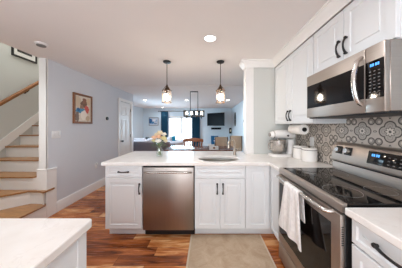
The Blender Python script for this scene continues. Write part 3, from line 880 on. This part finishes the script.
# paper towel under the wall cabinet
pr = thing('paper_towel_roll', 'white paper towel roll mounted under the wall cabinet', 'paper towels', (1.165, 2.13, 1.24))
Ry = Matrix.Rotation(-PI/2, 4, 'X')
part('roll', MB().lathe([(.020, 0), (.060, .0), (.062, .004), (.062, .276), (.060, .28), (.020, .28)], (1.165, 1.99, 1.302), 28, Ry, closed=True), M['paper'], pr)
part('core', MB().lathe([(.020, -.001), (.020, .281), (.017, .281), (.017, -.001)], (1.165, 1.99, 1.302), 20, Ry, closed=True), M['cardboard'], pr)
hd = MB()
hd.box(1.150, 1.180, 2.285, 2.291, 1.29, 1.3695, .002).lathe([(.026, 0), (.026, .010), (.018, .014)], (1.165, 1.976, 1.302), 18, Ry)
part('holder', hd.tube([(1.165, 1.972, 1.302), (1.165, 2.288, 1.302)], .012, 10), M['iron'], pr)

# stand mixer
mx_ = thing('stand_mixer', 'white stand mixer with steel bowl on the corner countertop', 'mixer', (1.08, 2.405, .914))
def ell(cx, cz, ry, rz, n=18): return [Vector((cx, ry*math.cos(2*PI*k/n), cz+rz*math.sin(2*PI*k/n))) for k in range(n)]
base = MB()
out = [(-.16, -.06), (-.13, -.095), (.0, -.10), (.13, -.085), (.165, -.05), (.165, .05), (.13, .085), (0, .10), (-.13, .095), (-.16, .06)]
base.loft([[Vector((x, y, 0)) for x, y in out], [Vector((x, y, .018)) for x, y in out], [Vector((x*.96, y*.94, .03)) for x, y in out]])
part('base', base, M['enamel'], mx_, True)
part('column', MB().loft([[Vector((.125+a*.055*s_+dx, b*.06*s_, z)) for a, b in [(math.cos(2*PI*k/16), math.sin(2*PI*k/16)) for k in range(16)]] for z, s_, dx in ((.025, 1.1, 0), (.08, .92, .0), (.16, .86, .0), (.22, 1.0, -.005))]), M['enamel'], mx_, True)
part('head', MB().loft([ell(.185, .275, .01, .01), ell(.178, .278, .04, .035), ell(.15, .283, .062, .055), ell(.08, .288, .07, .062), ell(0, .288, .068, .060), ell(-.08, .285, .06, .055), ell(-.13, .282, .05, .047), ell(-.155, .282, .035, .034), ell(-.16, .282, .03, .03)]), M['enamel'], mx_, True)
part('hub', MB().lathe([(.024, 0), (.024, .016), (.014, .02)], (-.158, 0, .282), 16, Matrix.Rotation(-PI/2, 4, 'Y')), M['chrome'], mx_, True)
part('band', MB().loft([ell(-.121, .282, .054, .0505), ell(-.112, .282, .056, .052)], True, True), M['chrome'], mx_, True)
part('speed_knob', MB().lathe([(.012, 0), (.012, .012), (.009, .016)], (.05, -.066, .272), 12, Matrix.Rotation(PI/2, 4, 'X')), M['black'], mx_, True)
part('beater_shaft', MB().lathe([(.024, .235), (.022, .21), (.009, .2), (.009, .10)], (-.055, 0, 0), 14), M['chrome'], mx_, True)
bw = part('bowl', MB().lathe([(.05, .031), (.052, .04), (.062, .048), (.092, .085), (.105, .13), (.109, .205), (.113, .209), (.106, .205), (.101, .13), (.088, .088), (.055, .054), (.004, .052)], (-.055, 0, 0), 30), M['chrome'], mx_, True)
part('bowl_handle', MB().tube([(-.055-.10, -.03, .18), (-.055-.145, -.045, .175), (-.055-.155, -.048, .13), (-.055-.135, -.04, .095), (-.055-.092, -.028, .09)], .008, 8), M['chrome'], bw, True)
mx_.rotation_euler = (0, 0, math.radians(4)); mx_.scale = (1.08, 1.08, 1.08)

# canisters
def canister(label, x, y, r, h):
    t = thing('canister', label, 'canister', (x, y, .914), 0, 'white kitchen canisters')
    part('jar', MB().lathe([(r-.006, 0), (r, .006), (r, h-.03), (r-.003, h-.026)], (0, 0, 0), 28), M['ceramic'], t, True)
    l = part('lid', MB().lathe([(r-.004, h-.026), (r-.001, h-.022), (r-.001, h-.006), (r-.006, h)], (0, 0, 0), 28), M['ceramic'], t, True)
    part('seal', MB().lathe([(r+.001, h-.029), (r+.001, h-.023)], (0, 0, 0), 28), M['lid'], t, True)
    part('knob', MB().lathe([(.010, h-.001), (.014, h+.012), (.010, h+.018)], (0, 0, 0), 12), M['lid'], t, True)
    return t
canister('white ceramic canister beside the mixer, set behind the other canister', 1.238, 2.212, .082, .168)
canister('white ceramic canister in front, nearer the stove', 1.252, 2.03, .085, .165)
wo = thing('wall_outlet', 'white outlet plate on the patterned tile behind the canisters', 'outlet', (XR-.008, 2.15, 1.08))
fb = face_left(XR-.008)
part('plate', rects(MB(), fb, 2.11, 2.19, 1.08, 1.20, [(0, 0), (0, .004), (.004, .006)]), M['white_plastic'], wo)
for z in (1.105, 1.150): part('socket', rects(MB(), fb, 2.135, 2.165, z, z+.03, [(0, .005), (0, .008)]), M['white_plastic'], wo)

# rug
o = single('kitchen_rug', MB().box(-.205, .655, .35, 2.035, 0.0005, .010, .003), M['rug'], 'beige woven runner rug on the wood floor before the sink', 'rug')

# island in the foreground
il = thing('island_cabinet', 'white kitchen island cabinet at the lower left', 'cabinet', (-1.2, .1, 0))
part('body', MB().box(-2.0, -.565, -.55, .735, .115, .875, .002), M['cab'], il)
part('toe_kick', MB().box(-1.95, -.64, -.5, .68, 0, .115), M['cab'], il)
fr_ = face_right(-.575)
part('side_panel', MB().box(-.566, -.553, -.55, .752, .115, .874, .002), M['cab'], il)
part('corner_post', MB().box(-.62, -.551, .70, .754, .0, .874, .003), M['cab'], il)
def rrect(x0, x1, y0, y1, r, n=6):
    p = []
    for (cx, cy, a0) in ((x1-r, y1-r, 0), (x0+r, y1-r, PI/2), (x0+r, y0+r, PI), (x1-r, y0+r, 1.5*PI)):
        for k in range(n+1):
            a = a0+PI/2*k/n; p.append((cx+r*math.cos(a), cy+r*math.sin(a)))
    return p
o = single('island_countertop', slab(rrect(-2.05, -.533, -.6, .775, .022), .876, .914), M['quartz'], 'white quartz island countertop with rounded corner in the foreground', 'countertop'); bevel_mod(o, .006, 3)

# ------------------------------------------------------------------ ceiling lamps
def recessed(label, x, y, power, col=(.95, .975, 1.0)):
    t = thing('recessed_light', label, 'ceiling light', (x, y, CEIL-.012), 0, 'recessed ceiling lights')
    part('trim_ring', MB().lathe([(.078, CEIL), (.078, CEIL-.005), (.060, CEIL-.009), (.057, CEIL-.004), (.057, CEIL)], (x, y, 0), 28, closed=True), M['white_plastic'], t)
    part('lens', MB().lathe([(.058, CEIL-.001), (.058, CEIL-.006), (.05, CEIL-.0075)], (x, y, 0), 24), M['led'], t)
    if power:
        d = bpy.data.lights.new('recessed_lamp', 'AREA'); d.shape = 'DISK'; d.size = .11; d.energy = power; d.color = col; d.spread = 2.7
        l = bpy.data.objects.new('recessed_lamp', d); COL.objects.link(l); l.location = (x, y, CEIL-.016)
    return t
recessed('bright recessed light in the kitchen ceiling before the pendants', .03, 1.866, 2.2)
for (x, y) in ((-2.05, 1.45), (.15, 1.08), (-.1, -.9), (-1.8, -2.4), (.2, -2.2)):  # extra lamps out of view, added to lift cabinets, stairs and left wall
    recessed('unseen recessed light added to brighten the kitchen', x, y, (7 if x < -1 else 4.5) if y > 0 else (5 if y > -1 else 8))
recessed('recessed light above the living room sofa, left one', -2.39, 6.3, 6)
recessed('recessed light beyond the linear chandelier', -.80, 6.3, 4)
recessed('recessed light near the living room right wall', .78, 6.3, 4)
recessed('recessed light deepest in the living room near the curtains', -2.42, 8.87, 3)

pe = thing('pendant_light', 'left lantern pendant light over the peninsula, above the vase', 'pendant light', (0, 0, 0), 0, 'glass lantern pendants over the peninsula')
P = lambda n, mb, m, p=pe: part(n, mb, m, p, True)
P('canopy', MB().lathe([(.060, 0), (.060, -.010), (.052, -.020), (.010, -.026)], n=28), M['iron'])
P('rod', MB().tube([(0, 0, -.022), (0, 0, -.385)], .0055, 10), M['bronze'])
P('cap', MB().lathe([(.008, -.355), (.014, -.36), (.016, -.395), (.022, -.402), (.032, -.425), (.034, -.445)], n=28), M['bronze'])
cg = MB()
for k in range(4):
    a = PI/4+PI/2*k; c, s_ = math.cos(a), math.sin(a)
    cg.tube([(.020*c, .020*s_, -.385), (.071*c, .071*s_, -.447), (.071*c, .071*s_, -.635)], .0042, 6)
for z in (-.452, -.632):
    cg.tube([(.071*math.cos(2*PI*k/28), .071*math.sin(2*PI*k/28), z) for k in range(28)], .0048, 6, closed=True)
P('cage', cg, M['brass'])
P('glass_shade', MB().lathe([(.063, -.452), (.063, -.628), (.0605, -.628), (.0605, -.452)], n=28, closed=True), M['lamp_glass'])
P('socket', MB().lathe([(.018, -.453), (.018, -.50), (.013, -.505)], n=14), M['bronze'])
P('bulb', MB().lathe([(.012, -.503), (.022, -.53), (.028, -.565), (.024, -.592), (.008, -.606)], n=16), M['bulb'])
def lamp(name, loc, power, col=(1, .72, .45), size=.03):
    d = bpy.data.lights.new(name, 'POINT'); d.energy = power; d.color = col; d.shadow_soft_size = size
    l = bpy.data.objects.new(name, d); COL.objects.link(l); l.location = loc
pe.location = (-.625, 2.545, CEIL)
dup(pe, (.200, 2.545, CEIL), label='right lantern pendant light over the peninsula, above the sink')

ch = thing('linear_chandelier', 'black linear chandelier with glass candle shades over the dining table', 'chandelier', (-.385, 4.75, CEIL))
cx, cy = -.385, 4.75; Lh, Wh, z0, z1 = .285, .085, 1.62, 1.775
hb = MB().box(cx-.115, cx+.115, cy-.03, cy+.03, CEIL-.022, CEIL, .004)
part('canopy', hb, M['iron'], ch)
for sx in (-.108, .108): part('rod', MB().tube([(cx+sx, cy, CEIL-.02), (cx+sx, cy, z1)], .008, 8), M['iron'], ch)
fr = MB(); b = .011
for z in (z0, z1):
    for y in (cy-Wh, cy+Wh): fr.box(cx-Lh, cx+Lh, y-b, y+b, z-b, z+b, .002)
    for x in (cx-Lh, cx+Lh): fr.box(x-b, x+b, cy-Wh, cy+Wh, z-b, z+b, .002)
fr.box(cx-Lh, cx+Lh, cy-b, cy+b, z1-b, z1+b, .002).box(cx-Lh, cx+Lh, cy-b, cy+b, z0-b, z0+b, .002)
for x in (cx-Lh, cx+Lh):
    for y in (cy-Wh, cy+Wh): fr.box(x-b, x+b, y-b, y+b, z0, z1, .002)
part('frame', fr, M['iron'], ch)
for k in range(4):
    x = cx-.21+.14*k
    part('glass_shade', MB().lathe([(.048, z0+.012), (.052, z1-.02), (.0495, z1-.02), (.0455, z0+.012)], (x, cy, 0), 18, closed=True), M['lamp_glass'], ch)
    part('candle_socket', MB().lathe([(.03, z0+.008), (.03, z0+.016), (.012, z0+.02), (.012, z0+.055)], (x, cy, 0), 12).lathe([(.012, z0-.06), (.02, z0-.045), (.012, z0-.01)], (x, cy, 0), 10), M['iron'], ch)
    part('bulb', MB().lathe([(.010, z0+.055), (.022, z0+.08), (.022, z0+.10), (.006, z0+.135)], (x, cy, 0), 12), M['bulb_far'], ch)

# ------------------------------------------------------------------ dining corner
dt = thing('dining_table', 'red brown wooden dining table beyond the peninsula', 'table', (-.18, 4.5, 0))
part('tabletop', MB().box(-1.08, .74, 4.08, 4.95, .715, .75, .008, 2), M['table_wood'], dt)
part('apron', MB().box(-1.0, .66, 4.16, 4.18, .62, .715).box(-1.0, .66, 4.85, 4.87, .62, .715).box(-1.0, -.98, 4.18, 4.85, .62, .715).box(.64, .66, 4.18, 4.85, .62, .715), M['table_wood'], dt)
for x in (-.98, .64):
    for y in (4.18, 4.85):
        part('leg', MB().lathe([(.028, 0), (.033, .06), (.026, .10), (.040, .35), (.045, .5), (.036, .54), (.042, .56), (.042, .715)], (x, y, 0), 14), M['table_wood'], dt)

wc = thing('dining_chair', 'orange brown wooden spindle-back armchair behind the dining table', 'chair', (0, 0, 0))
Q = lambda n, mb, m, p=wc: part(n, mb, m, p, True)
Q('seat', MB().box(-.29, .29, -.26, .24, .43, .465, .015, 2), M['chair_wood'])
for (x, y) in ((-.24, -.22), (.24, -.22), (-.24, .2), (.24, .2)):
    Q('leg', MB().tube([(x*1.08, y*1.08, 0), (x, y, .44)], [.018, .024], 10), M['chair_wood'])
for x in (-.27, .27): Q('back_post', MB().tube([(x, .215, .44), (x*1.04, .25, .72), (x*1.1, .285, .89)], [.02, .021, .018], 10), M['chair_wood'])
arc = lambda s_, y, d: (s_*.325, y-d*(s_*s_), 0)
cr = []
for k in range(11):
    s_ = -1+2*k/10; x = s_*.335; y = .30-.05*s_*s_
    top = .945-.045*s_*s_; bot = .825-.01*s_*s_
    cr.append([Vector((x, y-.013, bot)), Vector((x, y+.013, bot)), Vector((x, y+.013, top)), Vector((x, y-.013, top))])
Q('crest_rail', MB().loft(cr), M['chair_wood'])
Q('lower_rail', MB().tube([(-.28, .235, .60), (0, .25, .60), (.28, .235, .60)], .014, 8), M['chair_wood'])
for k in range(5):
    x = -.18+.09*k; Q('spindle', MB().tube([(x, .245, .60), (x, .27, .74), (x*1.05, .295, .84)], [.009, .014, .009], 8), M['chair_wood'])
for x in (-.285, .285): Q('arm', MB().tube([(x, .245, .68), (x, .0, .69), (x*1.04, -.2, .67)], .018, 8).tube([(x, -.17, .67), (x*.95, -.18, .46)], .014, 8), M['chair_wood'])
wc.location = (-.475, 5.24, 0)

bc = thing('dining_chair', 'beige upholstered chair behind the table, left of the faucet', 'chair', (0, 0, 0), 0, 'beige upholstered chairs beyond the dining table')
Q = lambda n, mb, m: part(n, mb, m, bc, True)
Q('seat', MB().box(-.22, .22, -.24, .22, .40, .49, .03, 3), M['beige'])
bk = [[Vector((x, .20+.03*((z-.45)/.5)+y, z)) for x, y in ((-.21, 0), (-.16, -.03), (.16, -.03), (.21, 0), (.21, .05), (-.21, .05))] for z in (.46, .62, .78, .93)]
bk.append([Vector((p.x*.9, p.y, .965)) for p in bk[-1]])
Q('backrest', MB().loft(bk), M['beige'])
for x in (-.225, .225): Q('frame_post', MB().box(x-.014, x+.014, .215, .255, .40, .97, .005), M['dark_wood'])
for (x, y) in ((-.19, -.21), (.19, -.21), (-.19, .2), (.19, .2)): Q('leg', MB().tube([(x, y, 0), (x, y, .41)], [.014, .022], 8), M['dark_wood'])
bc.location = (.53, 5.45, 0); bc.rotation_euler = (0, 0, math.radians(14))
dup(bc, (1.03, 6.15, 0), math.radians(-18), 'beige upholstered chair farther back, directly behind the faucet')

tb = thing('tissue_box', 'white box with a dark spot on the dining table', 'box', (.165, 4.16, .75))
part('box', MB().box(.045, .275, 4.10, 4.22, .75, .835, .006), M['white_plastic'], tb)
part('front_spot', MB().lathe([(.026, 0), (.026, .003)], (.165, 4.1005, .80), 14, Matrix.Rotation(PI/2, 4, 'X')), M['frame_wood'], tb)

# ------------------------------------------------------------------ living room
so = thing('sofa', 'grey sofa with its back to the kitchen', 'sofa', (-2.3, 6.6, 0))
part('base', MB().box(-3.35, -1.42, 6.15, 7.05, .08, .42, .03, 2), M['sofa'], so)
part('backrest', MB().box(-3.35, -1.42, 6.12, 6.36, .08, .74, .05, 3), M['sofa'], so)
for x in (-3.36, -1.58): part('armrest', MB().box(x, x+.2, 6.15, 7.05, .08, .62, .05, 3), M['sofa'], so)
for k in range(2): part('seat_cushion', MB().box(-3.15+k*.785, -2.385+k*.785, 6.36, 7.06, .42, .55, .04, 3), M['sofa'], so)
for k in range(2): part('back_cushion', MB().box(-3.15+k*.785, -2.385+k*.785, 6.34, 6.52, .54, .86, .07, 3), M['sofa_light'], so)
for x in (-3.25, -1.52):
    for y in (6.22, 6.98): part('leg', MB().lathe([(.025, 0), (.03, .08)], (x, y, 0), 10), M['dark_wood'], so)
single('throw_blanket', MB().box(-3.3, -2.25, 6.115, 6.335, .741, .79, .02, 3), M['sofa_light'], 'pale grey throw blanket lying along the sofa back', 'blanket')
single('dark_cushion', MB().ball((-2.42, 6.60, .78), .15, 14, 10, (1, .4, .85)), M['black'], 'small dark cushion on the grey sofa', 'cushion')

ac = thing('armchair', 'pale grey rolled-arm armchair before the sliding door', 'armchair', (-1.3, 7.0, 0))
part('base', MB().box(-1.62, -.98, 6.72, 7.35, .10, .42, .04, 3), M['sofa_light'], ac)
part('backrest', MB().box(-1.72, -1.52, 6.72, 7.35, .12, .86, .07, 3), M['sofa_light'], ac)
for y in (6.66, 7.26):
    am = MB().tube([(-1.66, y+.06, .60), (-1.45, y+.06, .60), (-1.2, y+.06, .585), (-1.03, y+.06, .62), (-.97, y+.06, .67)], [.07, .08, .08, .085, .075], 12).box(-1.62, -1.0, y+.01, y+.11, .12, .58, .03, 2)
    part('armrest', am, M['sofa_light'], ac)
part('seat_cushion', MB().box(-1.54, -.98, 6.78, 7.26, .42, .54, .04, 3), M['sofa_light'], ac)
for (x, y) in ((-1.55, 6.78), (-1.04, 6.78), (-1.55, 7.29), (-1.04, 7.29)): part('leg', MB().lathe([(.02, 0), (.028, .10)], (x, y, 0), 10), M['dark_wood'], ac)
ac.location = (-1.40, 7.64, 0)
cu = MB().box(-.14, .14, -.05, .05, 0, .34, .045, 3, Matrix.Translation((-1.56, 7.62, .545)) @ Matrix.Rotation(math.radians(80), 4, 'Z'))
single('teal_cushion', cu, M['teal'], 'bright teal cushion on the pale armchair by the curtain', 'cushion')

def curtain(label, x0, x1, zt, zb=.02):
    n = 48; fr_, bk_ = [], []
    folds = max(3, round((x1-x0)/.075))
    for k in range(n+1):
        t = k/n; x = x0+(x1-x0)*t; y = YF-.085+.028*math.sin(2*PI*folds*t)
        fr_.append((x, y-.003)); bk_.append((x, y+.003))
    poly = fr_+bk_[::-1]
    mb = MB().loft([[Vector((p[0], p[1], z)) for p in poly] for z in (zb, (zb+zt)/2, zt)])
    return single('curtain', mb, M['curtain'], label, 'curtain', 'teal curtains of the sliding door', smooth=70)
ZR = 2.17
curtain('dark teal curtain on the left of the sliding door', -2.60, -2.20, ZR-.015)
curtain('dark teal curtain on the right, between sliding door and television', -.87, -.42, ZR-.015)
cr_ = thing('curtain_rod', 'black curtain rod above the sliding glass door', 'curtain rod', (-1.5, YF-.085, ZR))
part('rod', MB().tube([(-2.72, YF-.085, ZR), (-.34, YF-.085, ZR)], .013, 10), M['iron'], cr_)
for x in (-2.73, -.33): part('finial', MB().ball((x, YF-.085, ZR), .026, 10, 8), M['iron'], cr_)
for x in (-2.66, -.39): part('bracket', MB().tube([(x, YF-.085, ZR), (x, YF+.001, ZR)], .008, 8).lathe([(.025, 0), (.025, .008)], (x, YF, ZR), 12, Matrix.Rotation(PI/2, 4, 'X')), M['iron'], cr_)

ff2 = face_front(YF)
fa2 = thing('framed_art', 'dark framed blue and white art left of the curtains', 'picture', (-3.03, YF, 1.37))
part('frame', frame_mb(ff2, -3.30, -2.76, 1.37, 1.83, .03, .025), M['dot'], fa2)
part('print', rects(MB(), ff2, -3.272, -2.788, 1.398, 1.802, [(0, 0), (0, .012)]),
     m_art('blue_white_print', srgb(206, 216, 228), [(-.20, .25, .12, .14, srgb(42, 104, 158)), (-.06, .16, .09, .06, srgb(78, 138, 184)), (.14, .27, .06, .05, srgb(150, 182, 210)), (.03, .31, .1, .05, srgb(238, 240, 244)), (.1, .12, .09, .04, srgb(120, 150, 178))], 'XZ'), fa2)

# television on an angled arm
ta = math.atan2(8.27-8.95, .827+.01)
tv = thing('television', 'black flat television angled on the far wall', 'television', (.41, 8.61, 1.345), ta)
Tm = Matrix.Translation((.41, 8.61, 0)) @ Matrix.Rotation(ta, 4, 'Z')
part('cabinet', MB().box(-.545, .545, -.01, .05, 1.35, 2.03, .008).xf(Tm), M['black'], tv)
part('screen', MB().box(-.53, .53, -.013, -.008, 1.372, 2.015, .001).xf(Tm), M['screen'], tv)
part('mount_arm', MB().box(-.12, .12, .05, .075, 1.6, 1.8).xf(Tm).tube([tuple(Tm @ Vector((0, .07, 1.7))), (.55, 9.0, 1.7), (.45, YF-.02, 1.7)], .02, 8).box(.38, .52, YF-.03, YF, 1.55, 1.85), M['iron'], tv)
sb = thing('soundbar', 'black soundbar on the wall under the television', 'speaker', (.46, YF-.06, 1.14))
part('body', MB().box(.20, .76, YF-.10, YF, 1.15, 1.26, .012, 2), M['black'], sb)
part('grille', MB().box(.22, .74, YF-.103, YF-.098, 1.165, 1.245, .001), M['screen'], sb)
mc = thing('media_cabinet', 'low white cabinet against the far wall under the television', 'cabinet', (.45, 9.05, 0))
part('body', MB().box(.0, .95, 8.82, YF-.02, .06, .36, .006), M['trim'], mc)
for k in range(2):
    d_ = part('door', raised(face_front(8.82), .01+k*.47, .47+k*.47, .07, .35, .018, .04), M['trim'], mc)
    part('knob', MB().ball((.44+k*.07, 8.79, .23), .012, 8, 6), M['iron'], d_)
for x in (.05, .90):
    for y in (8.87, 9.22): part('foot', MB().box(x-.02, x+.02, y-.02, y+.02, 0, .06), M['trim'], mc)
bb = thing('blue_bin', 'deep blue fabric bin on the low white cabinet', 'bin', (.385, 9.02, .36))
part('body', MB().loft([[Vector((.385+a*.19*s_, 9.02+b_*.15*s_, z)) for a, b_ in ((-1, -1), (1, -1), (1, 1), (-1, 1))] for z, s_ in ((.36, .96), (.80, 1.04), (.80, .97), (.40, .9))]), M['blue'], bb)
part('front_tab', MB().box(.33, .47, 8.858, 8.868, .52, .58, .003), M['sofa_light'], bb)

# right wall of the living room
fw = face_left(XR)
orn = thing('wall_ornament', 'tall dark oval metal ornament on the living room right wall', 'wall decor', (XR, 8.07, 1.34))
rg = MB().tube([(XR-.02, 8.07+.16*math.cos(2*PI*k/32), 1.67+.33*math.sin(2*PI*k/32)) for k in range(32)], .014, 8, closed=True)
part('rim', rg, M['iron'], orn)
sc_ = MB()
for s_ in (-1, 1):
    for q in (-1, 1):
        sc_.tube([(XR-.015, 8.07+s_*.12*math.sin(PI*k/8)*(1-.2*k/8), 1.67+q*.30*k/8) for k in range(9)], .009, 6)
sc_.tube([(XR-.015, 8.07, 1.35), (XR-.015, 8.07, 1.99)], .010, 6)
part('scrollwork', sc_, M['iron'], orn)
part('wall_hook', MB().tube([(XR-.02, 8.07, 1.99), (XR+.0005, 8.07, 1.99)], .008, 6), M['iron'], orn)
wt = thing('wall_control', 'small dark wall control on the right wall beyond the kitchen', 'wall control', (XR, 6.2, 1.48))
part('plate', rects(MB(), fw, 6.13, 6.27, 1.47, 1.59, [(0, 0), (0, .010), (.006, .014)]), M['dot'], wt)
part('screen', rects(MB(), fw, 6.155, 6.245, 1.495, 1.565, [(0, .013), (0, .016)]), M['screen'], wt)
sn = thing('wall_sconce', 'small dark candle sconce in the far right corner', 'sconce', (1.29, YF, .98))
sx_ = 1.285
part('back_plate', rects(MB(), ff2, sx_-.07, sx_+.07, .92, 1.24, [(0, 0), (0, .012), (.008, .016)]), M['iron'], sn)
part('arm', MB().tube([(sx_, YF-.01, 1.0), (sx_, YF-.08, .98), (sx_, YF-.09, 1.02)], .010, 8).lathe([(.02, 1.02), (.045, 1.03), (.045, 1.036)], (sx_, YF-.09, 0), 14), M['iron'], sn)
part('candle', MB().lathe([(.034, 1.036), (.034, 1.14), (.026, 1.145)], (sx_, YF-.09, 0), 14), M['cream'], sn)
